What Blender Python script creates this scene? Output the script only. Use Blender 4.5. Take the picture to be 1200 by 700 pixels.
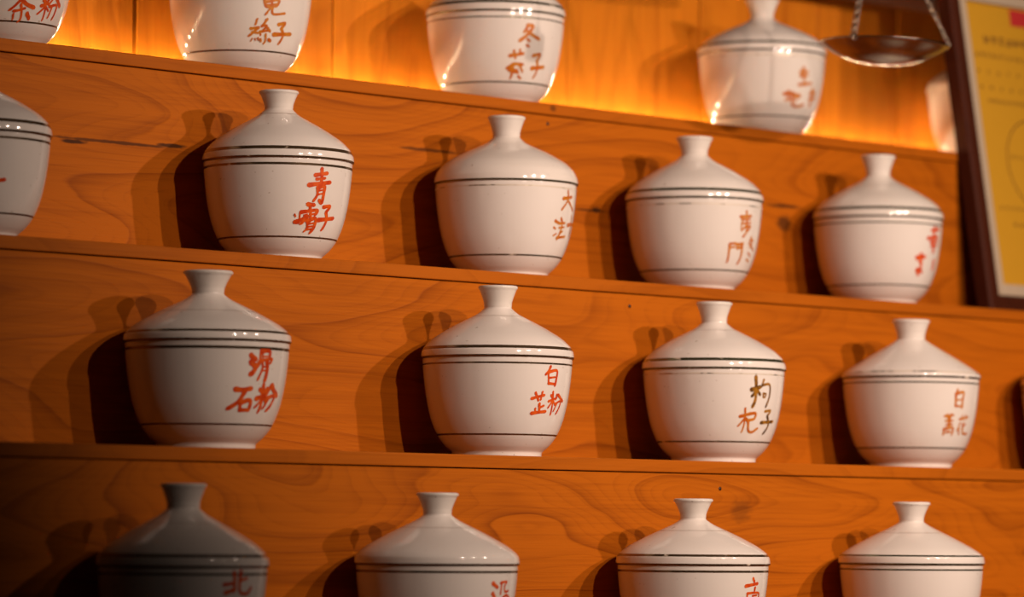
import bpy, bmesh, math, random, json
from mathutils import Vector, Matrix
random.seed(7)
for o in list(bpy.data.objects):
    bpy.data.objects.remove(o, do_unlink=True)
SC = bpy.context.scene
COL = SC.collection
H0 = 1.35                      # camera height above the floor

# ------------------------------------------------------------------ camera
FWD = Vector((0.71767352, 0.69395077, 0.05811236))
RGT = Vector((0.69476905, -0.71918856, 0.0079864))
UPV = Vector((-0.04733591, -0.03464305, 0.9982781))
cam = bpy.data.cameras.new('camera')
camo = bpy.data.objects.new('camera', cam)
COL.objects.link(camo)
camo.matrix_world = Matrix(((RGT.x, UPV.x, -FWD.x, 0), (RGT.y, UPV.y, -FWD.y, 0), (RGT.z, UPV.z, -FWD.z, H0), (0, 0, 0, 1)))
cam.sensor_width = 36.0
cam.lens = 36.0 * 4700 / 1200
cam.clip_start = 0.05
cam.dof.use_dof = True
cam.dof.focus_distance = 4.1
cam.dof.aperture_fstop = 4.3
SC.camera = camo

# ------------------------------------------------------------------ world, exposure
w = bpy.data.worlds.new('dim_room')
SC.world = w
w.use_nodes = True
w.node_tree.nodes['Background'].inputs[0].default_value = (1.0, 0.75, 0.6, 1)
w.node_tree.nodes['Background'].inputs[1].default_value = 0.005
SC.view_settings.view_transform = 'Standard'
SC.view_settings.look = 'None'
SC.view_settings.exposure = 0.0
SC.view_settings.gamma = 1.0
SC.view_settings.use_curve_mapping = False

# ------------------------------------------------------------------ three ceiling spotlights
def spot(name, loc, target, energy, size, blend, color=(1.0, 0.74, 0.59), rad=0.024):
    l = bpy.data.lights.new(name, 'SPOT')
    l.energy = energy; l.color = color; l.spot_size = math.radians(size); l.spot_blend = blend
    l.shadow_soft_size = rad
    o = bpy.data.objects.new(name, l)
    COL.objects.link(o)
    o.location = (loc[0], loc[1], loc[2] + H0)
    d = Vector((target[0], target[1], target[2])) - Vector(loc)
    o.rotation_euler = d.to_track_quat('-Z', 'Y').to_euler()
    return o
AIM = (3.50, 3.05, 0.34)
spot('ceiling_spotlight', (3.76, 0.95, 1.00), AIM, 112, 68, 1.0)
spot('ceiling_spotlight', (3.14, 0.36, 1.20), AIM, 158, 54, 1.0)
spot('ceiling_spotlight', (2.45, 0.49, 1.04), AIM, 122, 56, 1.0)

# ------------------------------------------------------------------ helpers
def new_obj(name, me, mat=None, parent=None):
    o = bpy.data.objects.new(name, me)
    COL.objects.link(o)
    if mat and not me.materials:
        me.materials.append(mat)
    if parent:
        o.parent = parent
    return o
def empty(name, loc=(0, 0, 0)):
    o = bpy.data.objects.new(name, None)
    COL.objects.link(o); o.location = loc; o.empty_display_size = 0.03
    return o
def tag(o, label=None, cat=None, group=None, kind=None):
    if label: o['label'] = label
    if cat: o['category'] = cat
    if group: o['group'] = group
    if kind: o['kind'] = kind
    return o
def mesh(name, verts, faces, smooth=False, autosharp=None):
    me = bpy.data.meshes.new(name)
    me.from_pydata(verts, [], faces)
    me.update()
    bm = bmesh.new(); bm.from_mesh(me)
    bmesh.ops.recalc_face_normals(bm, faces=bm.faces)
    if smooth:
        for f in bm.faces: f.smooth = True
        if autosharp:
            a = math.radians(autosharp)
            for e in bm.edges:
                if len(e.link_faces) == 2 and e.calc_face_angle(0) > a: e.smooth = False
    bm.to_mesh(me); bm.free()
    return me
def box_mesh(name, x0, x1, y0, y1, z0, z1, bevel=0.0, seg=2):
    bm = bmesh.new()
    bmesh.ops.create_cube(bm, size=1)
    for v in bm.verts:
        v.co = Vector((x0 + (v.co.x + .5) * (x1 - x0), y0 + (v.co.y + .5) * (y1 - y0), z0 + (v.co.z + .5) * (z1 - z0)))
    if bevel:
        bmesh.ops.bevel(bm, geom=list(bm.edges), offset=bevel, segments=seg, affect='EDGES', profile=.5)
    me = bpy.data.meshes.new(name); bm.to_mesh(me); bm.free()
    return me
def lathe(name, pts, seg=96, smooth=True, sharp=50):
    """surface of revolution from (r, z) points; r == 0 closes on the axis"""
    V = []; F = []; rows = []
    for r, z in pts:
        if r < 1e-7:
            rows.append([len(V)]); V.append((0, 0, z))
        else:
            rows.append(list(range(len(V), len(V) + seg)))
            for i in range(seg):
                a = 2 * math.pi * i / seg
                V.append((r * math.cos(a), r * math.sin(a), z))
    for A, B in zip(rows, rows[1:]):
        for i in range(seg):
            j = (i + 1) % seg
            if len(A) == 1 and len(B) == 1: continue
            if len(A) == 1: F.append((A[0], B[j], B[i]))
            elif len(B) == 1: F.append((A[i], A[j], B[0]))
            else: F.append((A[i], A[j], B[j], B[i]))
    return mesh(name, V, F, smooth, sharp)
def tube(name, pts, rad, seg=10, cap=True):
    V = []; F = []
    n = len(pts)
    for k, p in enumerate(pts):
        p = Vector(p)
        t = (Vector(pts[min(k + 1, n - 1)]) - Vector(pts[max(k - 1, 0)])).normalized()
        a = t.orthogonal().normalized() if k == 0 else (pa - t * pa.dot(t)).normalized()
        pa = a; b = t.cross(a)
        r = rad[k] if isinstance(rad, (list, tuple)) else rad
        for i in range(seg):
            an = 2 * math.pi * i / seg
            V.append(tuple(p + (a * math.cos(an) + b * math.sin(an)) * r))
    for k in range(n - 1):
        for i in range(seg):
            j = (i + 1) % seg
            F.append((k * seg + i, k * seg + j, (k + 1) * seg + j, (k + 1) * seg + i))
    if cap:
        F.append(tuple(range(seg))[::-1]); F.append(tuple(range((n - 1) * seg, n * seg)))
    return mesh(name, V, F, True, 60)
def interp(tab, x):
    """monotone cubic through (x, y) rows"""
    X = [a for a, b in tab]; Y = [b for a, b in tab]; n = len(X)
    x = min(max(x, X[0]), X[-1])
    h = [X[i + 1] - X[i] for i in range(n - 1)]; d = [(Y[i + 1] - Y[i]) / h[i] for i in range(n - 1)]
    m = [d[0]] + [0 if d[i - 1] * d[i] <= 0 else 2 / (1 / d[i - 1] + 1 / d[i]) for i in range(1, n - 1)] + [d[-1]]
    i = 0
    while i < n - 2 and x > X[i + 1]: i += 1
    t = (x - X[i]) / h[i]
    return (2*t**3-3*t*t+1)*Y[i] + (t**3-2*t*t+t)*h[i]*m[i] + (-2*t**3+3*t*t)*Y[i+1] + (t**3-t*t)*h[i]*m[i+1]

# ------------------------------------------------------------------ materials
def nt(name):
    m = bpy.data.materials.new(name); m.use_nodes = True
    return m, m.node_tree, m.node_tree.nodes['Principled BSDF']
def setp(b, **k):
    for a, v in k.items():
        b.inputs[a.replace('_', ' ')].default_value = v
class G:
    """tiny node-graph helper"""
    def __init__(s, t): s.t = t
    def n(s, typ, **props):
        x = s.t.nodes.new(typ)
        for a, v in props.items(): setattr(x, a, v)
        return x
    def l(s, a, b): s.t.links.new(a, b)
    def put(s, sock, v):
        if isinstance(v, (int, float, tuple)): sock.default_value = v
        else: s.l(v, sock)
    def m(s, op, a, b=0.0, c=None, clamp=False):
        x = s.n('ShaderNodeMath', operation=op, use_clamp=clamp)
        s.put(x.inputs[0], a); s.put(x.inputs[1], b)
        if c is not None: s.put(x.inputs[2], c)
        return x.outputs[0]
    def noise(s, vec, scale, detail=2.0, rough=.5):
        x = s.n('ShaderNodeTexNoise'); s.put(x.inputs['Vector'], vec)
        x.inputs['Scale'].default_value = scale; x.inputs['Detail'].default_value = detail; x.inputs['Roughness'].default_value = rough
        return x.outputs[0]
    def mapv(s, vec, loc=(0, 0, 0), scale=(1, 1, 1)):
        x = s.n('ShaderNodeMapping'); s.l(vec, x.inputs[0])
        x.inputs['Location'].default_value = loc; x.inputs['Scale'].default_value = scale
        return x.outputs[0]
    def mix(s, f, a, b, blend='MIX'):
        x = s.n('ShaderNodeMix', data_type='RGBA', blend_type=blend)
        s.put(x.inputs[0], f); s.put(x.inputs[6], a); s.put(x.inputs[7], b)
        return x.outputs[2]
    def smooth(s, v, a, b):
        x = s.n('ShaderNodeMapRange', interpolation_type='SMOOTHSTEP')
        s.put(x.inputs[0], v); x.inputs[1].default_value = a; x.inputs[2].default_value = b
        return x.outputs[0]

def wood(name, light, dark, seed, axis='x', rings=15.0, contrast=.6, spread=1.0, marks=(), rough=.55, spec=.08):
    """plain-sawn board: contour lines of a stretched field give the cathedral figure"""
    m, t, b = nt(name); g = G(t)
    tc = g.n('ShaderNodeTexCoord').outputs['Object']
    st = (0.9, 1, 4.2) if axis == 'x' else (4.2, 1, .9)
    fi = (9, 60, 420) if axis == 'x' else (420, 60, 9)
    mid = (3.0, 60, 90) if axis == 'x' else (90, 60, 3.0)
    off = (seed * 3.7, seed * 1.3, seed * 5.1)
    field = g.noise(g.mapv(tc, off, st), 1.5 * spread, 1.5, .35)
    warp = g.noise(g.mapv(tc, off, (6, 1, 26) if axis == 'x' else (26, 1, 6)), 1.0, 2)
    sep = g.n('ShaderNodeSeparateXYZ'); g.l(tc, sep.inputs[0])
    across = sep.outputs[2] if axis == 'x' else sep.outputs[0]
    v = g.m('ADD', g.m('MULTIPLY', field, rings), g.m('ADD', g.m('MULTIPLY', warp, .35), g.m('MULTIPLY', across, 6.0)))
    fr = g.m('FRACT', v)
    line = g.m('POWER', fr, 6.0)
    line = g.m('MULTIPLY', line, g.smooth(fr, 1.0, .95))
    fr2 = g.m('FRACT', g.m('MULTIPLY', v, 4.3))
    line = g.m('ADD', line, g.m('MULTIPLY', g.m('MULTIPLY', g.m('POWER', fr2, 4.0), g.smooth(fr2, 1.0, .9)), .42))
    fib = g.noise(g.mapv(tc, off, fi), 1.0, 3, .6)
    str_ = g.noise(g.mapv(tc, off, mid), 1.0, 2, .5)
    blot = g.noise(g.mapv(tc, off, (2.2, 2, 5)), 1.0, 3, .55)
    f = g.m('ADD', g.m('MULTIPLY', line, contrast), g.m('ADD', g.m('MULTIPLY', g.m('SUBTRACT', fib, .5), .75), g.m('MULTIPLY', g.m('SUBTRACT', str_, .5), .7)))
    f = g.m('ADD', f, g.m('MULTIPLY', g.m('SUBTRACT', blot, .40), .8), clamp=True)
    colr = g.mix(f, light + (1,), dark + (1,))
    # knots, splits and nail stains with a place of their own: (x, z, half width, half height, strength)
    for (mx, mz, rx, rz, s) in marks:
        wob = g.m('MULTIPLY', g.m('SUBTRACT', g.noise(g.mapv(tc, (mx, 0, mz), (60, 1, 160)), 1.0, 2), .5), .9)
        dx = g.m('DIVIDE', g.m('SUBTRACT', sep.outputs[0], mx), rx)
        dz = g.m('DIVIDE', g.m('SUBTRACT', sep.outputs[2], mz), rz)
        d = g.m('SQRT', g.m('ADD', g.m('MULTIPLY', dx, dx), g.m('MULTIPLY', dz, dz)))
        k = g.m('MULTIPLY', g.smooth(g.m('ADD', d, wob), 1.1, .45), s)
        colr = g.mix(k, colr, (.03, .012, .005, 1))
    g.l(colr, b.inputs['Base Color'])
    setp(b, Roughness=rough)
    b.inputs['Specular IOR Level'].default_value = spec
    bu = g.n('ShaderNodeBump'); bu.inputs['Strength'].default_value = .10; bu.inputs['Distance'].default_value = .002
    g.l(g.m('ADD', fib, line), bu.inputs['Height']); g.l(bu.outputs[0], b.inputs['Normal'])
    return m
WL, WD = (.41, .106, .0035), (.185, .038, .0014)
M = {}
M['riser_1'] = wood('pine_riser_a', WL, WD, 1.0, marks=[(2.665, 1.7465, .105, .0022, .75), (2.61, 1.7432, .020, .0026, .9), (2.743, 1.7488, .022, .0026, .9), (3.12, 1.772, .06, .0025, .7),
                    (3.385, 1.7215, .035, .0016, .8), (3.3944, 1.7222, .009, .004, .9), (3.73, 1.749, .04, .003, .8), (3.7307, 1.7277, .016, .013, .75)])
M['riser_2'] = wood('pine_riser_b', WL, WD, 2.3, contrast=.5)
M['riser_3'] = wood('pine_riser_c', WL, WD, 4.1, contrast=.65, spread=1.3, marks=[(3.275, 1.374, .02, .014, .35)])
M['riser_4'] = wood('pine_riser_d', WL, WD, 5.2)
M['tread'] = wood('pine_tread', (.38, .098, .004), (.20, .046, .0018), 7.7, rings=14, contrast=.35, marks=[(3.3185, 1.835, .006, .005, .6)])
M['plank'] = [wood('wall_plank_%d' % i, (.48, .155, .008), (.28, .072, .004), 11.3 + i * 2.1, axis='z', rings=7, contrast=.45, spread=.8) for i in range(3)]
M['darkwood'] = wood('dark_stained_wood', (.035, .012, .007), (.014, .006, .004), 21.0, contrast=.3, rough=.35)
M['framewood'] = wood('red_brown_moulding', (.055, .013, .006), (.02, .006, .003), 23.0, axis='z', contrast=.4, rough=.5, spec=.04)

def ceramic():
    m, t, b = nt('glazed_porcelain'); g = G(t)
    tc = g.n('ShaderNodeTexCoord').outputs['Object']
    oi = g.n('ShaderNodeObjectInfo').outputs['Random']
    big = g.noise(tc, 14, 3)
    c = g.mix(g.m('MULTIPLY', g.smooth(big, .35, .75), .6), (.715, .675, .635, 1), (.665, .62, .57, 1))
    c = g.mix(g.m('MULTIPLY', oi, .25), c, (.60, .56, .49, 1))
    speck = g.smooth(g.noise(tc, 190, 1), .755, .79)
    c = g.mix(g.m('MULTIPLY', speck, .55), c, (.30, .22, .15, 1))
    g.l(c, b.inputs['Base Color'])
    setp(b, Roughness=.095)
    b.inputs['Specular IOR Level'].default_value = .5
    bu = g.n('ShaderNodeBump'); bu.inputs['Strength'].default_value = .05; bu.inputs['Distance'].default_value = .003
    g.l(g.noise(tc, 22, 2), bu.inputs['Height']); g.l(bu.outputs[0], b.inputs['Normal'])
    return m
def gilt(name, col, wear, rough=.2):
    m, t, b = nt(name); g = G(t)
    tc = g.n('ShaderNodeTexCoord').outputs['Object']
    oi = g.n('ShaderNodeObjectInfo').outputs['Random']
    vec = g.n('ShaderNodeVectorMath', operation='ADD'); g.l(tc, vec.inputs[0])
    cmb = g.n('ShaderNodeCombineXYZ'); g.l(g.m('MULTIPLY', oi, 9.0), cmb.inputs[2]); g.l(cmb.outputs[0], vec.inputs[1])
    wn = g.smooth(g.noise(vec.outputs[0], 42, 3, .6), wear, wear + .08)
    g.l(g.mix(wn, col + (1,), (.62, .55, .45, 1)), b.inputs['Base Color'])
    g.l(g.m('SUBTRACT', .8, g.m('MULTIPLY', wn, .7)), b.inputs['Metallic'])
    setp(b, Roughness=rough)
    return m
def ink(name, c1, c2):
    m, t, b = nt(name); g = G(t)
    tc = g.n('ShaderNodeTexCoord').outputs['Object']
    f = g.smooth(g.noise(tc, 160, 2), .35, .65)
    g.l(g.mix(f, c1 + (1,), c2 + (1,)), b.inputs['Base Color'])
    setp(b, Roughness=.28)
    return m
M['ceramic'] = ceramic()
M['gilt_dark'] = gilt('dark_gilt', (.20, .13, .07), .66)
M['gilt_green'] = gilt('olive_gilt', (.15, .15, .08), .64)
M['gilt_faint'] = gilt('worn_gilt', (.32, .27, .20), .40, .35)
M['seam'], _, _b = nt('glaze_seam'); setp(_b, Base_Color=(.26, .19, .14, 1), Roughness=.3)
M['ink'] = {'red': ink('red_enamel', (.52, .045, .006), (.66, .10, .010)),
            'orange': ink('orange_enamel', (.46, .10, .006), (.52, .19, .015)),
            'umber': ink('umber_enamel', (.055, .022, .004), (.34, .15, .012))}
def metal(name, col, rough, k=.7):
    m, t, b = nt(name); g = G(t)
    tc = g.n('ShaderNodeTexCoord').outputs['Object']
    f = g.smooth(g.noise(tc, 60, 3), .3, .7)
    g.l(g.mix(f, col + (1,), tuple(c * k for c in col) + (1,)), b.inputs['Base Color'])
    g.l(g.m('ADD', g.m('MULTIPLY', f, .05), rough), b.inputs['Roughness'])
    setp(b, Metallic=1.0)
    return m
M['brass'] = metal('tarnished_brass', (.27, .225, .175), .20, .88)
M['chain'] = metal('steel_chain', (.36, .31, .25), .30)
M['iron'] = metal('dark_iron', (.06, .045, .04), .5)
def plain(name, col, rough=.6, nz=.12):
    m, t, b = nt(name); g = G(t)
    tc = g.n('ShaderNodeTexCoord').outputs['Object']
    g.l(g.mix(g.m('MULTIPLY', g.noise(tc, 90, 3), nz * 2), col + (1,), tuple(c * .6 for c in col) + (1,)), b.inputs['Base Color'])
    setp(b, Roughness=rough)
    return m
M['paper'] = plain('yellow_paper', (.53, .28, .014), .5, .08)
M['slip'] = plain('cream_slip', (.44, .36, .26), .6)
M['print'] = plain('brown_print', (.13, .05, .008), .6)
M['redprint'] = plain('red_print', (.45, .02, .02), .6)
M['floor'] = plain('floor_concrete', (.08, .06, .05), .7)
M['ceiling'] = plain('ceiling_paint', (.10, .085, .07), .8)
M['cord'] = plain('hemp_cord', (.20, .12, .06), .8)
M['tape'] = plain('led_tape', (.6, .58, .5), .5)
def emit(name, col, s):
    m, t, b = nt(name); g = G(t)
    setp(b, Base_Color=(.8, .7, .5, 1))
    b.inputs['Emission Color'].default_value = col + (1,)
    b.inputs['Emission Strength'].default_value = s
    return m
M['led'] = emit('warm_led', (1.0, .73, .44), 3000.0)

# ------------------------------------------------------------------ the setting
TZ = {1: .4902 + H0, 2: .2777 + H0, 3: .0770 + H0, 4: -.1331 + H0}
EDGE = {1: 3.146, 2: 2.983, 3: 2.82, 4: 2.657}
X0, X1 = 1.1, 5.3
WALLY = 3.36
TT = .0132
fl = new_obj('floor', box_mesh('floor', 0.0, 6.2, -1.0, 3.6, -.05, 0), M['floor']); tag(fl, kind='structure')
ce = new_obj('ceiling', box_mesh('ceiling', 0.0, 6.2, -1.0, 3.6, 2.80, 2.85), M['ceiling']); tag(ce, kind='structure')

# plank wall behind the top tier: every plank is a piece of its own
wall = new_obj('wall_back', box_mesh('wall_back', X0, X1, WALLY + .018, WALLY + .05, 0, 2.80), M['darkwood']); tag(wall, kind='structure')
joints = [1.10, 1.45, 1.80, 2.13, 2.49, 2.873, 3.173, 3.568, 3.815, 4.047, 4.217, 4.55, 4.90, 5.30]
for i, (a, b) in enumerate(zip(joints, joints[1:])):
    ga = .003 if abs(a - 2.873) < .01 else .0007
    gb = .003 if abs(b - 2.873) < .01 else .0007
    dy = random.uniform(-.0012, .0012)
    new_obj('plank', box_mesh('plank', a + ga, b - gb, WALLY + dy, WALLY + .018 + dy, TZ[1] - .03, 2.79, .0009, 1), M['plank'][i % 3], wall)

# stepped display shelf: one boxed tier per row of jars, each a tread and a riser
TIER = {}
TLAB = {1: 'orange pine shelf tier carrying the top row of jars', 2: 'orange pine shelf tier carrying the row with the framed certificate',
        3: 'orange pine shelf tier carrying the row of five jars below the certificate', 4: 'lowest orange pine shelf tier carrying the bottom row of jars'}
def sh(k, name, me, mat):
    o = new_obj(name, me, mat, TIER[k])
    o.matrix_parent_inverse = Matrix.Translation(-Vector(TIER[k].location))
    return o
for k in (1, 2, 3, 4):
    back = WALLY - .002 if k == 1 else EDGE[k - 1] + .0008
    zb = TZ[k + 1] + .0004 if k < 4 else TZ[4] - .22
    TIER[k] = tag(empty('shelf_tier', (3.2, EDGE[k] + .08, zb)), TLAB[k], 'shelf')
    sh(k, 'tread', box_mesh('tread', X0, X1, EDGE[k], back, TZ[k] - TT, TZ[k], .0011, 2), M['tread'])
    sh(k, 'riser', box_mesh('riser', X0, X1, EDGE[k] + .0016, EDGE[k] + .02, zb, TZ[k] - TT - .0011, .0007, 1), M['riser_%d' % k])
base = new_obj('base_cabinet', box_mesh('base_cabinet', X0, X1, EDGE[4] - .16, WALLY, 0, TZ[4] - .2205, .001, 1), M['riser_4'])
tag(base, 'plain wooden base cabinet under the stepped shelf tiers', 'cabinet')
for (nx, nz, k) in ((3.3116, 1.8166, 1), (3.2737, 1.6002, 2), (3.2401, 1.3978, 3)):
    me = lathe('nail', [(0, .0009), (.0016, .0007), (.0022, .0001), (.0022, -.004), (0, -.004)], 16)
    o = sh(k, 'nail', me, M['iron'])
    o.rotation_euler = (math.radians(90), 0, 0); o.location = (nx, EDGE[k] + .0015, nz)

# dark cupboard above the top tier (its underside closes the picture at the top right)
cup = empty('wall_cupboard', (3.2, 3.30, 2.06))
tag(cup, 'dark stained wall cupboard above the top row of jars', 'cupboard')
def cp(name, me, mat=M['darkwood']):
    o = new_obj(name, me, mat, cup); o.matrix_parent_inverse = Matrix.Translation(-Vector(cup.location)); return o
CZ = .708 + H0
cp('bottom_board', box_mesh('bottom_board', 2.0, 5.2, 3.27, WALLY - .004, CZ, CZ + .018, .001, 1))
for i in range(6):
    cp('cupboard_door', box_mesh('cupboard_door', 2.0 + i * .533 + .002, 2.0 + (i + 1) * .533 - .002, 3.25, 3.269, CZ + .004, CZ + .55, .002, 1))
cp('top_board', box_mesh('top_board', 2.0, 5.2, 3.27, WALLY - .004, CZ + .552, CZ + .57, .001, 1))

# warm light strip lying at the foot of the plank wall
led = empty('light_strip', (3.2, WALLY - .0085, TZ[1]))
tag(led, 'warm LED light strip along the foot of the plank wall', 'light strip')
o = new_obj('tape', box_mesh('tape', -1.9, 1.9, -.005, .005, .0002, .0016), M['tape'], led)
dm = lathe('diode', [(.0022, 0), (.0012, .00015), (0, .0002)], 10)
for i in range(76):
    d = new_obj('diode', dm, M['led'], led); d.location = (-1.88 + i * .05, 0, .0034); d.rotation_euler = (math.radians(-32), 0, 0)

# ------------------------------------------------------------------ porcelain jars
TAB = json.loads('''{"r1j0": [2.5764, 3.227, 0.4902, 0.1561], "r1j1": [2.9089, 3.227, 0.4902, 0.1596], "r1j2": [3.3065, 3.227, 0.4902, 0.1622], "r1j3": [3.7811, 3.227, 0.4902, 0.1602], "r1j4": [4.284, 3.26, 0.4902, 0.1611], "r2j0": [2.4137, 3.064, 0.2777, 0.1569], "r2j1": [2.8173, 3.064, 0.2777, 0.158], "r2j2": [3.1578, 3.064, 0.2777, 0.1587], "r2j3": [3.4706, 3.064, 0.2777, 0.1604], "r2j4": [3.8086, 3.064, 0.2777, 0.1589], "r3j1": [2.5774, 2.901, 0.077, 0.1624], "r3j2": [2.9792, 2.901, 0.077, 0.159], "r3j3": [3.32, 2.901, 0.077, 0.1584], "r3j4": [3.6674, 2.901, 0.077, 0.161], "r3j5": [4.0148, 2.901, 0.077, 0.1638], "r4j1": [2.406, 2.738, -0.1333, 0.1566], "r4j2": [2.7306, 2.738, -0.1333, 0.1592], "r4j3": [3.1024, 2.738, -0.1333, 0.1588], "r4j4": [3.4628, 2.738, -0.1333, 0.1595]}''')
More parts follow.
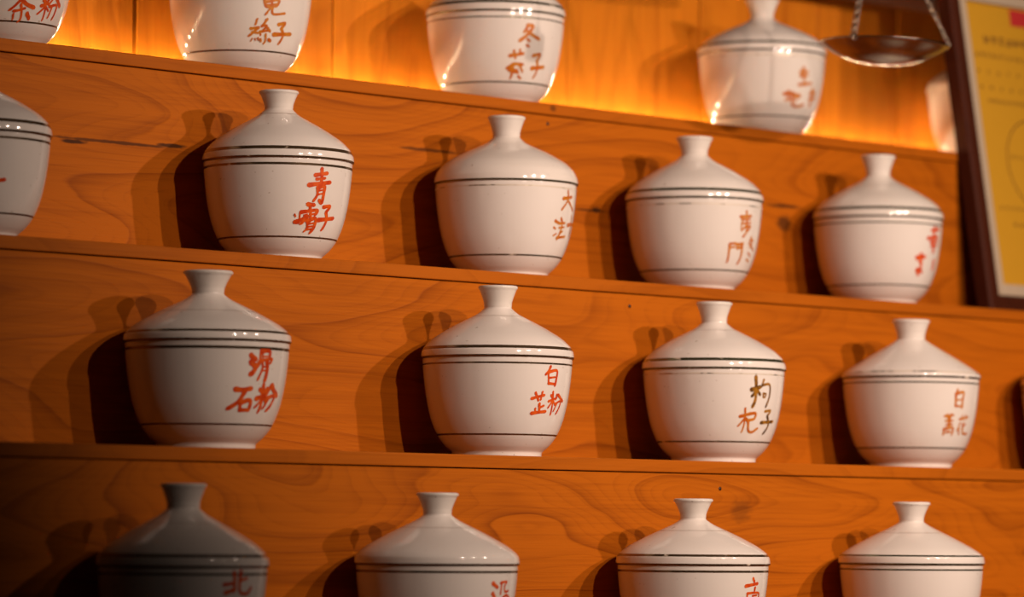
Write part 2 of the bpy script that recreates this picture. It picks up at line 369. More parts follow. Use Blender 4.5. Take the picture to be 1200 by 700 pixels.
CHARS = json.loads('''{"r3j1":[["red",[[0.0248,-99.8,0.5458,-95.4,0.5233],[0.0313,-99.2,0.5062,-95.7,0.4828],[0.0235,-98.9,0.4345,-96.9,0.4491,-91.8,0.5083],[0.0157,-91.2,0.5714,-91.6,0.534,-91.4,0.5148],[0.0196,-91.2,0.5714,-82.7,0.5723,-83.1,0.5271],[0.0091,-89.3,0.5553,-89.4,0.5347],[0.0091,-88.6,0.5401,-85.2,0.5438],[0.0144,-91.9,0.5159,-80.2,0.53,-81.3,0.5051],[0.0131,-89.2,0.5058,-88.9,0.4706,-92.3,0.4042],[0.0222,-85.0,0.5168,-83.9,0.4657,-85.3,0.4009],[0.0091,-88.3,0.4804,-85.0,0.4833],[0.0091,-88.5,0.4579,-84.6,0.4622]]],["red",[[0.0235,-110.3,0.3452,-104.2,0.3425,-97.3,0.3517],[0.0222,-101.9,0.3392,-106.8,0.2744,-114.3,0.2337],[0.0196,-105.3,0.2683,-104.8,0.2237],[0.0222,-105.3,0.267,-96.8,0.2827,-96.5,0.2284],[0.0183,-104.8,0.225,-96.7,0.2264]]],["red",[[0.0196,-85.7,0.3783,-84.7,0.3111,-86.3,0.2176],[0.0222,-91.1,0.2935,-81.5,0.3196],[0.0209,-88.9,0.3486,-86.2,0.3313],[0.0183,-81.2,0.357,-83.2,0.332],[0.0144,-85.0,0.293,-91.0,0.2442],[0.0157,-83.0,0.2986,-80.0,0.2672],[0.0196,-76.7,0.3763,-81.0,0.3249],[0.0261,-75.9,0.3746,-72.5,0.3465,-66.0,0.3179],[0.0183,-80.7,0.2979,-70.6,0.3147,-72.3,0.2658,-76.7,0.228],[0.0157,-77.3,0.3001,-82.3,0.2396]]]],"r3j2":[["red",[[0.0143,-90.9,0.5819,-92.6,0.5549,-95.5,0.5288],[0.0131,-93.0,0.546,-92.0,0.4745],[0.0155,-93.0,0.5448,-83.5,0.5564,-83.5,0.4957,-84.3,0.4613],[0.0107,-91.5,0.5082,-85.3,0.5146],[0.0143,-92.2,0.4727,-84.4,0.4695]]],["red",[[0.0155,-107.0,0.3715,-102.2,0.3824,-95.3,0.3957],[0.0143,-103.9,0.4096,-100.5,0.3611],[0.0119,-97.3,0.4169,-98.3,0.3657],[0.0167,-99.2,0.3391,-98.4,0.2865],[0.0119,-102.7,0.3092,-102.0,0.28],[0.0131,-98.6,0.3146,-94.6,0.3283],[0.0167,-105.8,0.2776,-99.4,0.2852,-91.7,0.292]]],["red",[[0.0131,-85.6,0.4198,-84.4,0.3541,-84.5,0.2735],[0.0131,-89.6,0.3576,-80.0,0.3817],[0.0131,-87.7,0.3975,-85.8,0.382],[0.0107,-85.2,0.3598,-89.2,0.3166],[0.0107,-83.7,0.3602,-81.0,0.3361],[0.0119,-80.3,0.4035,-80.9,0.3727],[0.0155,-78.3,0.4017,-69.4,0.3627],[0.0119,-81.5,0.3419,-73.4,0.3628,-73.9,0.3184,-76.9,0.2811],[0.0096,-78.4,0.3497,-81.6,0.2959]]]],"r3j3":[["umber",[[0.0203,-102.7,0.5863,-101.6,0.4921,-101.8,0.4256,-103.8,0.3821],[0.023,-106.3,0.4965,-97.8,0.5163],[0.0176,-102.2,0.482,-105.3,0.4535],[0.0176,-100.3,0.4924,-97.1,0.4652],[0.0122,-94.0,0.5685,-96.4,0.5166],[0.0135,-95.4,0.5302,-86.9,0.5358,-85.4,0.4628,-88.6,0.3833],[0.0122,-93.5,0.4754,-93.1,0.4488],[0.0095,-93.5,0.4727,-90.3,0.4715,-91.3,0.4479,-92.7,0.4489]]],["orange",[[0.0122,-111.0,0.3689,-110.3,0.2914,-111.9,0.2065],[0.0176,-115.1,0.3133,-106.4,0.3318],[0.0122,-110.9,0.298,-116.0,0.2496],[0.0176,-109.4,0.2982,-106.3,0.2775],[0.0162,-106.6,0.3318,-99.9,0.3363,-100.7,0.2996,-106.8,0.2887],[0.0149,-106.8,0.2887,-105.2,0.2226,-100.6,0.2087,-95.3,0.2328]]],["umber",[[0.0149,-88.6,0.3519,-80.9,0.3584,-84.5,0.3228],[0.0162,-84.6,0.3241,-80.1,0.257,-84.3,0.2015],[0.0176,-91.4,0.2748,-73.2,0.2852]]]],"r3j4":[["orange",[[0.0149,-98.5,0.5568,-100.0,0.5256],[0.0171,-100.3,0.5255,-99.8,0.4401],[0.0171,-100.3,0.5283,-91.2,0.5389,-91.5,0.4881,-91.6,0.4306],[0.0091,-99.0,0.4836,-92.2,0.488],[0.0114,-99.5,0.4413,-92.4,0.4389]]],["orange",[[0.0137,-110.3,0.3664,-101.0,0.3764],[0.0103,-107.7,0.3825,-107.0,0.3557],[0.0103,-103.4,0.3833,-103.8,0.3563],[0.0206,-105.4,0.356,-104.4,0.2832],[0.0114,-109.0,0.333,-101.1,0.3371],[0.0103,-108.0,0.3051,-101.0,0.3118],[0.0149,-109.6,0.2768,-109.5,0.2365],[0.0149,-109.6,0.2768,-100.1,0.2867,-99.6,0.2379],[0.0137,-106.4,0.2549,-102.3,0.2583]]],["orange",[[0.0137,-92.5,0.3488,-80.6,0.3666],[0.0091,-89.7,0.3759,-88.1,0.3413],[0.0091,-84.4,0.381,-83.7,0.345],[0.0114,-91.2,0.3204,-93.6,0.267],[0.0114,-92.1,0.2909,-90.0,0.2395],[0.0114,-82.9,0.3164,-87.0,0.2851],[0.0137,-87.0,0.3201,-84.6,0.2529,-76.0,0.2477]]]],"r2j1":[["red",[[0.0202,-102.8,0.5403,-91.5,0.5582],[0.0159,-101.4,0.5147,-93.4,0.5252],[0.0202,-96.9,0.5844,-96.6,0.4937],[0.0217,-107.8,0.4744,-99.6,0.4865,-87.9,0.5006],[0.0159,-99.8,0.4602,-99.7,0.4143,-102.5,0.3749],[0.0202,-99.8,0.4602,-93.3,0.4727,-93.4,0.4244,-94.6,0.3658,-97.3,0.3801],[0.0101,-98.5,0.4417,-94.3,0.4488],[0.0101,-98.4,0.4184,-94.0,0.4262]]],["red",[[0.0217,-107.5,0.3512,-101.6,0.3485],[0.0188,-112.7,0.2989,-98.3,0.3161,-99.1,0.2876],[0.0188,-105.5,0.3498,-103.7,0.2773],[0.0101,-109.6,0.2788,-107.0,0.286],[0.0101,-102.1,0.2885,-99.6,0.2944],[0.0217,-116.9,0.2348,-111.0,0.2539,-107.1,0.2705],[0.0101,-113.6,0.2965,-114.1,0.2265],[0.0144,-111.7,0.2257,-108.0,0.2527],[0.0144,-106.2,0.2428,-105.6,0.2011,-107.4,0.1783],[0.0202,-106.2,0.2449,-98.8,0.2631,-98.3,0.2107,-100.9,0.1728],[0.0101,-104.7,0.2259,-99.9,0.2325],[0.0101,-104.7,0.2084,-99.8,0.2136],[0.0116,-105.3,0.1915,-100.9,0.1944],[0.0101,-118.2,0.2827,-117.3,0.2696],[0.0144,-103.7,0.2731,-103.0,0.2439]]],["red",[[0.0188,-91.9,0.3388,-84.5,0.3476,-88.3,0.3066],[0.0202,-88.4,0.308,-85.9,0.2583,-88.6,0.1957],[0.0217,-95.6,0.2539,-77.9,0.273]]]],"r2j2":[["orange",[[0.0189,-81.2,0.5382,-67.0,0.5568],[0.0142,-74.7,0.5951,-73.9,0.5357,-81.9,0.4617],[0.0154,-73.8,0.53,-60.8,0.4691]]],["orange",[[0.0178,-88.6,0.3812,-84.5,0.3705],[0.0118,-89.6,0.3371,-87.2,0.3284],[0.0095,-88.3,0.2814,-85.1,0.2957],[0.0142,-81.4,0.4036,-78.7,0.3689,-79.5,0.3159,-82.6,0.2591],[0.0142,-83.4,0.3664,-74.5,0.3742],[0.0107,-82.4,0.3378,-74.7,0.3448],[0.0107,-76.7,0.3174,-80.5,0.2921],[0.0154,-83.1,0.2693,-70.1,0.283]]],["orange",[[0.0201,-68.5,0.363,-49.5,0.3806],[0.0107,-61.3,0.4334,-60.9,0.3971,-62.2,0.361],[0.0107,-58.0,0.3517,-57.9,0.2916]]]],"r2j3":[["orange",[[0.0158,-88.2,0.5641,-86.0,0.4175],[0.0171,-95.3,0.5221,-81.4,0.534],[0.0119,-92.6,0.502,-82.4,0.5106],[0.0119,-93.3,0.4756,-81.1,0.4853],[0.0132,-87.1,0.4657,-92.6,0.426],[0.0145,-88.2,0.4554,-81.0,0.4592,-84.9,0.4246,-89.9,0.3819],[0.0106,-93.4,0.5243,-93.3,0.44]]],["orange",[[0.0171,-104.4,0.3268,-104.1,0.2677,-104.2,0.1991],[0.0145,-104.5,0.3254,-98.1,0.3343],[0.0119,-103.3,0.3001,-98.2,0.3084],[0.0171,-96.6,0.3245,-88.5,0.3352],[0.0171,-95.2,0.3,-88.7,0.3092],[0.0185,-89.9,0.3326,-88.1,0.248,-90.1,0.1943]]],["orange",[[0.0145,-76.7,0.3847,-78.8,0.3366],[0.0132,-78.3,0.3629,-72.4,0.3629,-76.7,0.3117],[0.0132,-76.3,0.3379,-67.5,0.2956],[0.0119,-77.5,0.2735,-72.2,0.254],[0.0119,-77.7,0.228,-72.5,0.2148]]]],"r2j4":[["red",[[0.021,-84.2,0.5607,-70.2,0.5772],[0.0238,-79.4,0.587,-78.6,0.5431],[0.021,-89.6,0.4991,-72.0,0.5169],[0.0294,-80.7,0.5224,-78.1,0.4046],[0.0168,-85.2,0.4716,-71.1,0.4862],[0.0154,-83.7,0.4433,-72.2,0.4543]]],["red",[[0.0266,-101.3,0.3474,-91.3,0.3583],[0.0308,-96.9,0.3711,-96.3,0.3205],[0.0196,-94.9,0.3169,-93.9,0.2665],[0.0252,-99.3,0.259,-95.7,0.2247],[0.0168,-97.2,0.268,-91.0,0.2402]]],["red",[[0.0308,-73.3,0.3322,-72.7,0.2756]]]],"r1j0":[["red",[[0.0144,-110.6,0.2769,-114.9,0.2404,-119.4,0.2114],[0.0225,-109.6,0.2813,-104.7,0.253,-97.5,0.2361],[0.0136,-115.8,0.205,-110.7,0.2136,-106.1,0.2272],[0.0152,-109.9,0.2503,-108.5,0.167,-110.4,0.1416],[0.0152,-116.0,0.186,-116.0,0.1547],[0.0225,-103.3,0.1954,-100.3,0.1654],[0.0136,-116.6,0.3013,-103.5,0.3156],[0.012,-113.1,0.3182,-112.3,0.2915],[0.012,-108.0,0.3247,-107.9,0.2957]]],["red",[[0.0144,-87.7,0.323,-86.0,0.2813,-84.9,0.2237,-85.1,0.1646],[0.0169,-90.2,0.2519,-82.6,0.2732],[0.012,-86.2,0.246,-92.5,0.1996],[0.012,-84.5,0.2474,-80.8,0.2262],[0.0169,-88.8,0.2908,-86.7,0.2737],[0.0152,-83.0,0.2956,-84.3,0.2749],[0.0217,-74.9,0.3225,-66.4,0.2692],[0.012,-78.1,0.3078,-81.9,0.2651],[0.0144,-80.7,0.2536,-71.8,0.2709,-71.3,0.2192,-72.6,0.1789],[0.012,-77.5,0.2571,-79.5,0.1835]]]],"r1j1":[["orange",[[0.0149,-112.1,0.4672,-110.8,0.4339,-106.8,0.4327],[0.0169,-112.1,0.4623,-99.8,0.4834,-100.2,0.4538,-102.2,0.4393],[0.012,-110.2,0.4419,-100.2,0.4558],[0.013,-105.7,0.4844,-106.0,0.4404,-110.6,0.3807],[0.0139,-104.6,0.4364,-104.9,0.3998,-102.3,0.3863,-92.4,0.398],[0.013,-111.7,0.4664,-112.4,0.4952,-100.9,0.508,-99.9,0.4833],[0.013,-106.4,0.5278,-111.2,0.4861]]],["orange",[[0.0139,-117.7,0.3467,-118.8,0.3126],[0.0149,-122.8,0.2826,-116.1,0.293],[0.0149,-116.2,0.2905,-123.8,0.2366],[0.013,-121.5,0.26,-116.0,0.2561],[0.012,-114.8,0.2681,-113.5,0.2428],[0.0159,-109.0,0.3491,-112.7,0.3015],[0.0139,-112.8,0.3054,-108.6,0.3059,-112.9,0.2655],[0.013,-113.0,0.2669,-105.4,0.2782],[0.013,-107.6,0.2929,-104.9,0.2708],[0.009,-121.0,0.2184,-122.1,0.2021],[0.009,-118.5,0.2191,-117.8,0.208],[0.011,-115.9,0.2248,-115.0,0.2113],[0.0139,-113.3,0.2163,-112.4,0.2029],[0.013,-108.9,0.2515,-108.4,0.2126,-109.5,0.1899],[0.0179,-105.4,0.2174,-103.3,0.2094]]],["orange",[[0.0179,-97.3,0.3211,-90.4,0.3343,-93.8,0.2978],[0.0179,-93.9,0.3011,-90.7,0.2516,-93.4,0.1978],[0.0209,-100.9,0.2533,-82.0,0.2677]]]],"r1j2":[["orange",[[0.0181,-107.2,0.5366,-110.7,0.491],[0.0209,-108.1,0.5381,-102.7,0.5345,-106.7,0.4809,-114.3,0.4281],[0.0209,-107.3,0.4942,-101.8,0.4702,-95.4,0.4492],[0.0153,-107.3,0.441,-105.1,0.4294],[0.0167,-107.5,0.4001,-105.6,0.3917]]],["orange",[[0.0195,-122.8,0.3204,-110.6,0.3397],[0.0153,-119.4,0.3578,-117.5,0.3052],[0.0139,-113.6,0.3668,-113.6,0.3303],[0.0195,-123.9,0.2364,-118.3,0.266,-120.7,0.2186],[0.0181,-117.5,0.2663,-109.9,0.2645],[0.0139,-113.1,0.2611,-108.9,0.2148],[0.0167,-122.6,0.2214,-114.7,0.2238],[0.0209,-119.5,0.2389,-120.1,0.1712],[0.0153,-117.7,0.2129,-113.3,0.2064],[0.0139,-112.7,0.1827,-109.6,0.168]]],["orange",[[0.0181,-99.8,0.3305,-92.2,0.3436,-94.9,0.2976],[0.0167,-94.9,0.2989,-92.5,0.2449,-94.8,0.1817],[0.0223,-99.4,0.2428,-85.4,0.2599]]]],"r1j3":[["orange",[[0.0135,-100.6,0.4939,-101.2,0.4489],[0.0184,-97.7,0.5138,-95.9,0.4232,-94.5,0.3807],[0.016,-101.7,0.4739,-92.0,0.4863],[0.016,-100.9,0.4461,-92.0,0.456],[0.0184,-101.7,0.3799,-86.0,0.3998]]],["orange",[[0.0221,-117.0,0.3038,-108.1,0.3144],[0.0172,-112.9,0.3285,-111.9,0.264],[0.0135,-115.3,0.2569,-107.5,0.273],[0.0184,-109.0,0.3009,-99.2,0.301,-100.9,0.2809],[0.0135,-105.4,0.3097,-103.8,0.2437],[0.016,-107.7,0.2848,-107.3,0.2315,-100.7,0.2155,-92.3,0.2331]]],["orange",[[0.0221,-82.2,0.3584,-82.6,0.2995,-80.8,0.2272],[0.016,-85.2,0.3206,-76.1,0.3346],[0.016,-84.7,0.2787,-74.9,0.2991],[0.0135,-78.6,0.3448,-76.2,0.2727]]]],"r4j1":[["red",[[0.018,-94.5,0.6097,-93.6,0.5572,-93.4,0.5018],[0.018,-102.0,0.5388,-94.8,0.5461],[0.0203,-100.6,0.4923,-93.6,0.5101],[0.0175,-88.7,0.6152,-89.3,0.5515,-88.1,0.496,-81.1,0.4887,-77.4,0.5204],[0.0158,-89.0,0.562,-82.6,0.5749]]]],"r4j2":[["red",[[0.0199,-91.0,0.5299,-86.1,0.5064],[0.0199,-90.5,0.469,-88.2,0.4482],[0.0115,-81.7,0.5361,-81.6,0.5023,-81.8,0.4663],[0.0115,-82.8,0.5324,-75.2,0.5395,-77.5,0.513,-76.2,0.4801,-71.7,0.4846],[0.0133,-73.8,0.4603,-78.8,0.4432,-78.6,0.417],[0.011,-74.1,0.4592,-69.4,0.4467,-69.4,0.4161]]]],"r4j3":[["red",[[0.0171,-85.8,0.5529,-84.0,0.5348],[0.0171,-94.0,0.5048,-88.0,0.512,-79.4,0.5215],[0.0147,-82.4,0.4954,-82.8,0.4669],[0.0123,-91.4,0.4585,-91.2,0.4211],[0.0123,-91.6,0.458,-83.2,0.4627,-76.1,0.4594,-75.9,0.4247],[0.0104,-84.7,0.4429,-79.0,0.4472]]]],"r2j0":[["red",[[0.0195,-113.7,0.3215,-101.4,0.3408]]]]}''')
BP = [(0, .292), (.03, .294), (.042, .305), (.07, .337), (.145, .392), (.28, .442), (.44, .472), (.58, .487), (.63, .49)]
LG = [0, .05, .2, .45, .75, .92, 1]
LB = [0, .085, .135, .105, .025, -.018, 0]
def stroke(V, F, pts, wd, W, lift):
    """one brush stroke: a tapered ribbon laid on the belly of the jar; pts are (angle, z / W)"""
    P = []
    for a, z in pts:
        P.append(Vector((math.radians(a) * interp(BP, z), z)))
    # Catmull-Rom through the points
    Q = [P[0] * 2 - P[1]] + P + [P[-1] * 2 - P[-2]]
    S = []
    for i in range(1, len(Q) - 2):
        n = 7
        for j in range(n):
            t = j / n
            S.append(.5 * ((2 * Q[i]) + (Q[i + 1] - Q[i - 1]) * t + (2 * Q[i - 1] - 5 * Q[i] + 4 * Q[i + 1] - Q[i + 2]) * t * t + (3 * Q[i] - Q[i - 1] - 3 * Q[i + 1] + Q[i + 2]) * t ** 3))
    S.append(P[-1])
    L = [0]
    for a, b in zip(S, S[1:]): L.append(L[-1] + (b - a).length)
    T = L[-1]
    zref = sum(p.y for p in P) / len(P)
    base = len(V)
    # rounded heads
    d0 = (S[1] - S[0]).normalized(); d1 = (S[-1] - S[-2]).normalized()
    S = [S[0] - d0 * wd * .42] + S + [S[-1] + d1 * wd * .42]
    L = [-wd * .42] + L + [T + wd * .42]
    for i, s in enumerate(S):
        d = (S[min(i + 1, len(S) - 1)] - S[max(i - 1, 0)]).normalized()
        nrm = Vector((-d.y, d.x))
        u = L[i] / T
        f = 1.06 - .16 * math.sin(math.pi * min(max(u, 0), 1)) - .14 * max(u, 0)
        if i in (0, len(S) - 1): f *= .42
        for k in (-1, -.34, .34, 1):
            q = s + nrm * (k * wd * .5 * f)
            z = min(max(q.y, .05), .62)
            r0 = interp(BP, z)
            a = q.x / interp(BP, zref if False else s.y)
            r = r0 * W + lift
            V.append((r * math.cos(a), r * math.sin(a), q.y * W))
    for i in range(len(S) - 1):
        for k in range(3):
            A = base + i * 4 + k
            F.append((A, A + 1, A + 5, A + 4))
BODY_CACHE = {}
def make_jar(key, label, zk, zn, rk=.132, rn=.094, zr=.632, z0=.688, dome=1.0, lidband=True, rimband='gilt_dark', upband=('gilt_dark', .597, .014), loband='gilt_dark', seam=.68, tilt=0.0):
    X, Y, Z, W = TAB[key]
    t = empty('porcelain_jar', (X, Y, Z + H0))
    tag(t, label, 'jar', 'lidded porcelain medicine jars on the stepped shelf')
    # body with foot ring, open inside
    pts = [(0, .010), (.25, .010), (.262, .0), (.284, .0)]
    zz = [0.004, .012, .02, .03, .036, .042, .05, .06, .07, .085, .105, .125, .145, .175, .21, .25, .29, .34, .39, .44, .49, .54, .585, .61]
    pts += [(interp(BP, z), z) for z in zz] + [(.489, zr - .004), (.488, zr + .004), (.480, zr + .008), (.468, zr + .006), (.455, .5), (.43, .3), (.35, .12), (0, .06)]
    body = new_obj('body', lathe('body', [(r * W, z * W) for r, z in pts], 112, True, 60), M['ceramic'], t)
    def ring(nm, mat, prof, parent, lift=.00018):
        P = [(r * W + lift, z * W) for r, z in prof]
        o = new_obj(nm, lathe(nm, P, 112), mat, parent); return o
    def bband(z, th, mat):
        ring('gilt_band', M[mat], [(interp(BP, z - th / 2 + th * i / 4), z - th / 2 + th * i / 4) for i in range(5)], body)
    if upband: bband(upband[1], upband[2], upband[0])
    if loband: bband(.142, .0105, loband)
    # lid: rim, shoulder, cone and neck
    r0, r1 = .4935, rn + .006
    def lz(u): return z0 + (zn - z0) * (u + dome * interp(list(zip(LG, LB)), u))
    lid_pts = [(.44, zr + .016), (.472, zr + .012), (.4885, zr + .010), (.4892, zr + .001), (.4915, zr), (.4975, zr + .004), (.4995, zr + .008)]
    za, zb_ = zr + .011, z0 - .004
    rr = .4998
    for i in range(9):
        lid_pts.append((rr, za + (zb_ - za) * i / 8)); rr -= (zb_ - za) / 8 * math.tan(math.radians(0 + 1.55 * (i + .5)))
    rtop = rr
    us = [0, .012, .03, .055, .085, .12, .16, .21, .27, .34, .42, .5, .58, .66, .74, .81, .87, .92, .96, .985, 1]
    lid_pts += [(r0 + (r1 - r0) * u, lz(u)) for u in us]
    lid_pts += [(rn + .001, zn + .006), (rn, zn + .014)]
    lid = new_obj('lid', lathe('lid', [(r * W, z * W) for r, z in lid_pts], 112, True, 60), M['ceramic'], t)
    lid.rotation_euler = (math.radians(tilt), math.radians(tilt * .6), 0)
    kp = [(rn - .004, zn + .002), (rn, zn + .012), (rn + .0015, zn + .022)]
    hk = zk - zn
    for u in (.25, .35, .45, .55, .65, .75, .84):
        s = (u - .2) / .8
        kp.append((rn + (rk - rn) * (s ** 1.25) * 1.06, zn + hk * u))
    kp += [(rk - .001, zk - .018), (rk, zk - .011), (rk - .003, zk - .004), (rk - .010, zk), (rk - .020, zk - .002), (rk - .032, zk - .012), (.05, zk - .022), (0, zk - .025)]
    new_obj('knob', lathe('knob', [(r * W, z * W) for r, z in kp], 72, True, 70), M['ceramic'], lid)
    if lidband:
        mt = lidband if isinstance(lidband, str) else 'gilt_dark'
        ring('gilt_band', M[mt], [(r0 + (r1 - r0) * u, lz(u)) for u in (.006, .012, .018, .024, .030)], lid, .0002)
    if rimband:
        ring('gilt_band', M[rimband], [(.4925, zr + .0004), (.4975, zr + .004), (.4995, zr + .008), (.4998, zr + .014)], lid, .00025)
    if seam:
        ring('glaze_seam', M['seam'], [(r0 + (r1 - r0) * u, lz(u)) for u in (seam - .006, seam + .006)], lid, .00012)
    for col, strokes in CHARS.get(key, []):
        V = []; F = []
        for n, s in enumerate(strokes):
            pp = [(s[i], s[i + 1]) for i in range(1, len(s), 2)]
            stroke(V, F, pp, s[0] * 1.42, W, .00022 + .00003 * n)
        new_obj('character', mesh('character', V, F, True), M['ink'][col], body)
    return t

GD, GG, GF = 'gilt_dark', 'gilt_green', 'gilt_faint'
make_jar('r1j0', 'cut-off porcelain jar at the left end of the top row, reading 茶粉', 1.11, .97)
make_jar('r1j1', 'porcelain jar with orange writing 兔絲子 second from left on the top tier', 1.11, .97, upband=(GD, .597, .009))
make_jar('r1j2', 'porcelain jar reading 冬葵子 with a dark weight shadow on its belly', 1.11, .97, lidband=GG, rimband=GG, upband=(GG, .592, .009), loband=GG)
make_jar('r1j3', 'flat-lidded porcelain jar on the top tier, partly behind the hanging scale pan', 1.085, .93, dome=1.1, rn=.088, lidband=GG, rimband=GG, upband=(GF, .60, .009), loband=GG, seam=False)
make_jar('r1j4', 'porcelain jar half hidden behind the framed yellow certificate', 1.08, .94, lidband=GF, rimband=GF, upband=(GF, .6, .009), loband=GF)
make_jar('r2j0', 'cut-off porcelain jar at the left edge of the second tier from the top', 1.11, .97)
make_jar('r2j1', 'porcelain jar reading 青 and 子 in red, left of the plain-lidded jar', 1.131, 1.0, dome=.95, seam=.92, zr=.648, z0=.70, upband=(GD, .610, .015))
make_jar('r2j2', 'porcelain jar with a plain banded lid, red character 大 at its right side', 1.129, .975, dome=1.25, zr=.645, z0=.70, lidband=False, rimband=GG, upband=(GF, .612, .008), loband=GG, seam=False)
make_jar('r2j3', 'porcelain jar reading 麥門 in faded orange, third tier from the bottom', 1.123, .985, dome=1.0, zr=.645, z0=.695, lidband=GG, rimband=GG, upband=(GF, .605, .008), loband=GG, seam=False)
make_jar('r2j4', 'porcelain jar beside the framed certificate with blurred red writing', 1.155, .99, dome=1.0, rn=.09, zr=.648, z0=.705, lidband=GG, rimband=GG, upband=(GG, .608, .011), loband=GG)
make_jar('r3j1', 'porcelain jar reading 滑石粉 in bold red strokes', 1.063, .918, rk=.150, rn=.096, dome=.75, seam=.5, zr=.628, z0=.678, upband=(GD, .590, .017))
make_jar('r3j2', 'porcelain jar reading 白芷粉 in thin orange-red strokes', 1.119, .966, rk=.130, rn=.09, dome=.9, zr=.638, z0=.69, lidband=GD, seam=.82, upband=(GD, .600, .011))
make_jar('r3j3', 'porcelain jar reading 枸杞子 in brown and gold strokes', 1.117, .966, rk=.127, rn=.088, dome=1.0, seam=.82, zr=.636, z0=.688, lidband=GG, rimband=GG, upband=(GF, .605, .008), loband=GG)
make_jar('r3j4', 'porcelain jar with a straight conical lid and pale orange writing', 1.072, .925, rk=.136, rn=.099, dome=.3, zr=.640, z0=.675, lidband=GF, rimband=GG, upband=(GG, .607, .011), loband=GG, seam=False)
make_jar('r3j5', 'porcelain jar mostly outside the right edge below the certificate', 1.10, .95, lidband=GG, rimband=GG)
make_jar('r4j1', 'porcelain jar in the bottom row with red character 北', 1.116, .965, rk=.135, rn=.095, dome=.8)
make_jar('r4j2', 'bottom-row porcelain jar second from the left, reading 沿', 1.070, .93, rk=.129, rn=.086, dome=.65, lidband=False)
make_jar('r4j3', 'bottom-row porcelain jar third from the left, knob rim glinting', 1.064, .925, rk=.129, rn=.083, dome=.75)
make_jar('r4j4', 'bottom-row porcelain jar furthest right, below the conical-lidded jar', 1.062, .92, rk=.130, rn=.084, dome=.5, lidband=GG, rimband=GG, upband=(GG, .602, .011), loband=GG)

# ------------------------------------------------------------------ hanging steelyard with its pan
PAN = Vector((3.615, 2.90, .566 + H0)); PR = .0757
APEX = Vector((3.600, 2.90, .735 + H0))
BZ = .748 + H0
st = empty('steelyard', (PAN.x, PAN.y, PAN.z - .03))
tag(st, 'hanging steelyard with a round metal pan on thin chains', 'scale')
def sp(name, me, mat):
    o = new_obj(name, me, mat, st); o.matrix_parent_inverse = Matrix.Translation(-Vector(st.location)); return o
pr = [(0, -.0215), (.016, -.021), (.034, -.0185), (.050, -.0135), (.062, -.0075), (.070, -.0022), (.0735, .0006), (.0752, .0009), (.0757, .0), (.0750, -.0010), (.0725, -.0014), (.0690, -.0040), (.061, -.0092), (.049, -.0152), (.033, -.0203), (.016, -.0228), (0, -.0233)]
pan = sp('pan', lathe('pan', pr, 80, True, 80), M['brass']); pan.location = PAN
pan.rotation_euler = (math.radians(1.5), math.radians(2.0), 0)
def torus(V, F, c, axis, side, R1, R2, r, ns=12, nr=6):
    b0 = len(V); a = axis.normalized(); s = side.normalized(); n = a.cross(s)
    for i in range(ns):
        t = 2 * math.pi * i / ns
        p = a * math.cos(t) * R1 + s * math.sin(t) * R2
        o = (a * math.cos(t) / R1 + s * math.sin(t) / R2).normalized()
        for j in range(nr):
            q = 2 * math.pi * j / nr
            V.append(tuple(c + p + (o * math.cos(q) + n * math.sin(q)) * r))
    for i in range(ns):
        for j in range(nr):
            F.append((b0 + i * nr + j, b0 + i * nr + (j + 1) % nr, b0 + ((i + 1) % ns) * nr + (j + 1) % nr, b0 + ((i + 1) % ns) * nr + j))
hr = Vector((RGT.x, RGT.y, 0)).normalized(); hf = Vector((FWD.x, FWD.y, 0)).normalized()
for ang in (2, 122, 242):
    a = math.radians(ang)
    rim = PAN + (hr * math.cos(a) - hf * math.sin(a)) * (PR - .0015) + Vector((0, 0, .002))
    V = []; F = []
    ax = APEX - rim; n = int(ax.length / .0054); u = ax.normalized()
    s1 = u.orthogonal().normalized(); s2 = u.cross(s1)
    for i in range(n + 1):
        torus(V, F, rim + u * (i * ax.length / n), u, (s1 + s2) if i % 2 else (s1 - s2), .0038, .0023, .00068, 10, 5)
    sp('chain', mesh('chain', V, F, True), M['chain'])
    V = []; F = []
    torus(V, F, rim + Vector((0, 0, -.001)), Vector((0, 0, 1)), Vector((math.cos(a), math.sin(a), 0)), .0034, .0034, .0006)
    sp('chain_ring', mesh('chain_ring', V, F, True), M['chain'])
sp('hook', tube('hook', [APEX + Vector((0, 0, -.003)), APEX + Vector((.004, 0, .004)), APEX + Vector((.003, 0, .010)), Vector((APEX.x, APEX.y, BZ + .008))], .0013, 8), M['iron'])
sp('beam', tube('beam', [(3.68, 2.915, BZ + .002), (3.60, 2.90, BZ), (3.40, 2.868, BZ - .001), (3.20, 2.836, BZ - .002)], [.0062, .006, .0052, .0038], 12), M['framewood'])
WX, WYY = 3.279, 2.85
sp('weight_cord', tube('weight_cord', [(WX, WYY, BZ + .004), (WX, WYY, .645 + H0)], .0009, 6), M['cord'])
wt = sp('weight', lathe('weight', [(0, -.012), (.0095, -.012), (.0112, -.0095), (.0112, .009), (.0095, .0125), (.003, .014), (.0022, .021), (0, .022)], 24), M['iron'])
wt.location = (WX, WYY, .6235 + H0)
sp('hanging_cord', tube('hanging_cord', [(3.555, 2.893, BZ + .002), (3.555, 2.893, 2.80)], .0014, 6), M['cord'])

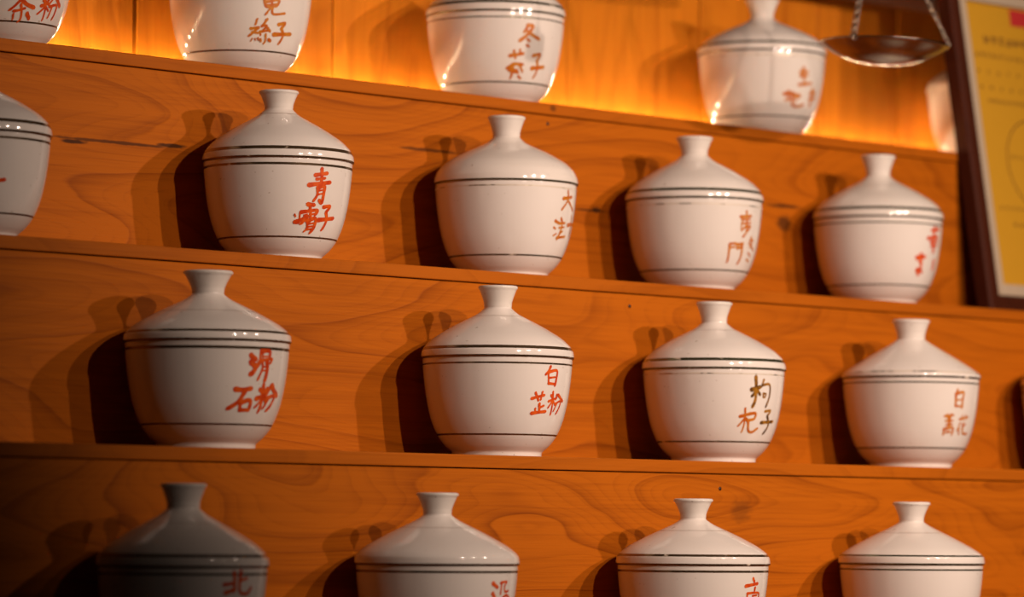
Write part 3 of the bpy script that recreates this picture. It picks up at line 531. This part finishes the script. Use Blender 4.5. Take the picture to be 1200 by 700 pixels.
# ------------------------------------------------------------------ framed certificate leaning on the right
LEAN = math.radians(9.5)
fr = empty('framed_certificate', (4.07, 3.088, TZ[2] + .001))
fr.rotation_euler = (-LEAN, 0, 0)
tag(fr, 'dark wooden picture frame with a yellow printed certificate leaning on the shelf', 'picture frame')
FW, FH, TH, MO, SL = .40, .467, .022, .030, .015
def moulding(name, x0, x1, z0, z1, miter):
    """mitred moulding with a stepped face, outer edge to inner edge"""
    prof = [(0, TH), (0, .003), (.004, 0), (.014, 0), (.020, .004), (.026, .005), (MO, .009), (MO, TH)]
    V = []; F = []
    for u, y in prof:
        if miter == 'l': V += [(x0 + u, y, z0 + u), (x0 + u, y, z1 - u)]
        if miter == 'r': V += [(x1 - u, y, z0 + u), (x1 - u, y, z1 - u)]
        if miter == 'b': V += [(x0 + u, y, z0 + u), (x1 - u, y, z0 + u)]
        if miter == 't': V += [(x0 + u, y, z1 - u), (x1 - u, y, z1 - u)]
    n = len(prof)
    for i in range(n):
        j = (i + 1) % n
        F.append((2 * i, 2 * j, 2 * j + 1, 2 * i + 1))
    F.append(tuple(range(0, 2 * n, 2))); F.append(tuple(range(1, 2 * n, 2)))
    return mesh(name, V, F)
for s in 'lrbt':
    new_obj('moulding', moulding('moulding', 0, FW, 0, FH, s), M['framewood'], fr)
for (a, b, c, d) in ((MO, MO + SL, MO, FH - MO), (FW - MO - SL, FW - MO, MO, FH - MO), (MO + SL, FW - MO - SL, MO, MO + SL), (MO + SL, FW - MO - SL, FH - MO - SL, FH - MO)):
    new_obj('slip', box_mesh('slip', a, b, .0092, .016, c, d, .0006, 1), M['slip'], fr)
new_obj('backing_board', box_mesh('backing_board', MO, FW - MO, .0175, .0215, MO, FH - MO), M['darkwood'], fr)
paper = new_obj('certificate', box_mesh('certificate', MO + SL + .0003, FW - MO - SL - .0003, .0145, .0172, MO + SL + .0003, FH - MO - SL - .0003), M['paper'], fr)
PX, PZ = MO + SL, MO + SL                     # lower left corner of the paper
def glyph(V, F, x, z, s):
    for k in range(6):
        if k % 2: a, b, c, d = random.uniform(0, .25), random.uniform(.7, 1), random.uniform(.05, .85), 0; c2 = c + .14; a2 = b
        else: a = random.uniform(.05, .8); a2 = a + .15; c = random.uniform(0, .3); c2 = random.uniform(.65, 1)
        b0 = len(V)
        V.extend([(x + a * s, .01438 - .00001 * k, z + c * s), (x + a2 * s, .01438 - .00001 * k, z + c * s), (x + a2 * s, .01438 - .00001 * k, z + c2 * s), (x + a * s, .01438 - .00001 * k, z + c2 * s)])
        F.append((b0, b0 + 1, b0 + 2, b0 + 3))
def line(x, z, n, s, pitch, mat='print', name='text_line'):
    V = []; F = []
    for i in range(n): glyph(V, F, PX + x + i * pitch, PZ + z, s)
    new_obj(name, mesh(name, V, F), M[mat], paper)
line(.034, .322, 9, .013, .016)
line(.012, .303, 22, .007, .0115)
line(.012, .281, 12, .006, .021)
line(.014, .260, 12, .006, .021)
line(.026, .243, 30, .005, .0062)
line(.060, .170, 14, .006, .012)
line(.022, .100, 18, .006, .0125)
line(.046, .078, 12, .007, .012)
V = []; F = []
for i in range(40):
    a0 = 2 * math.pi * i / 40; a1 = 2 * math.pi * (i + 1) / 40; b0 = len(V)
    for rr, aa in ((.058, a0), (.060, a0), (.060, a1), (.058, a1)):
        V.append((FW / 2 + rr * math.cos(aa) - .045, .01435, PZ + .165 + rr * math.sin(aa)))
    F.append((b0, b0 + 1, b0 + 2, b0 + 3))
new_obj('seal_ring', mesh('seal_ring', V, F), M['print'], paper)
b = box_mesh('red_emblem', PX + .098, PX + .15, .0141, .0144, PZ + .352, PZ + .3745)
new_obj('red_emblem', b, M['redprint'], paper)
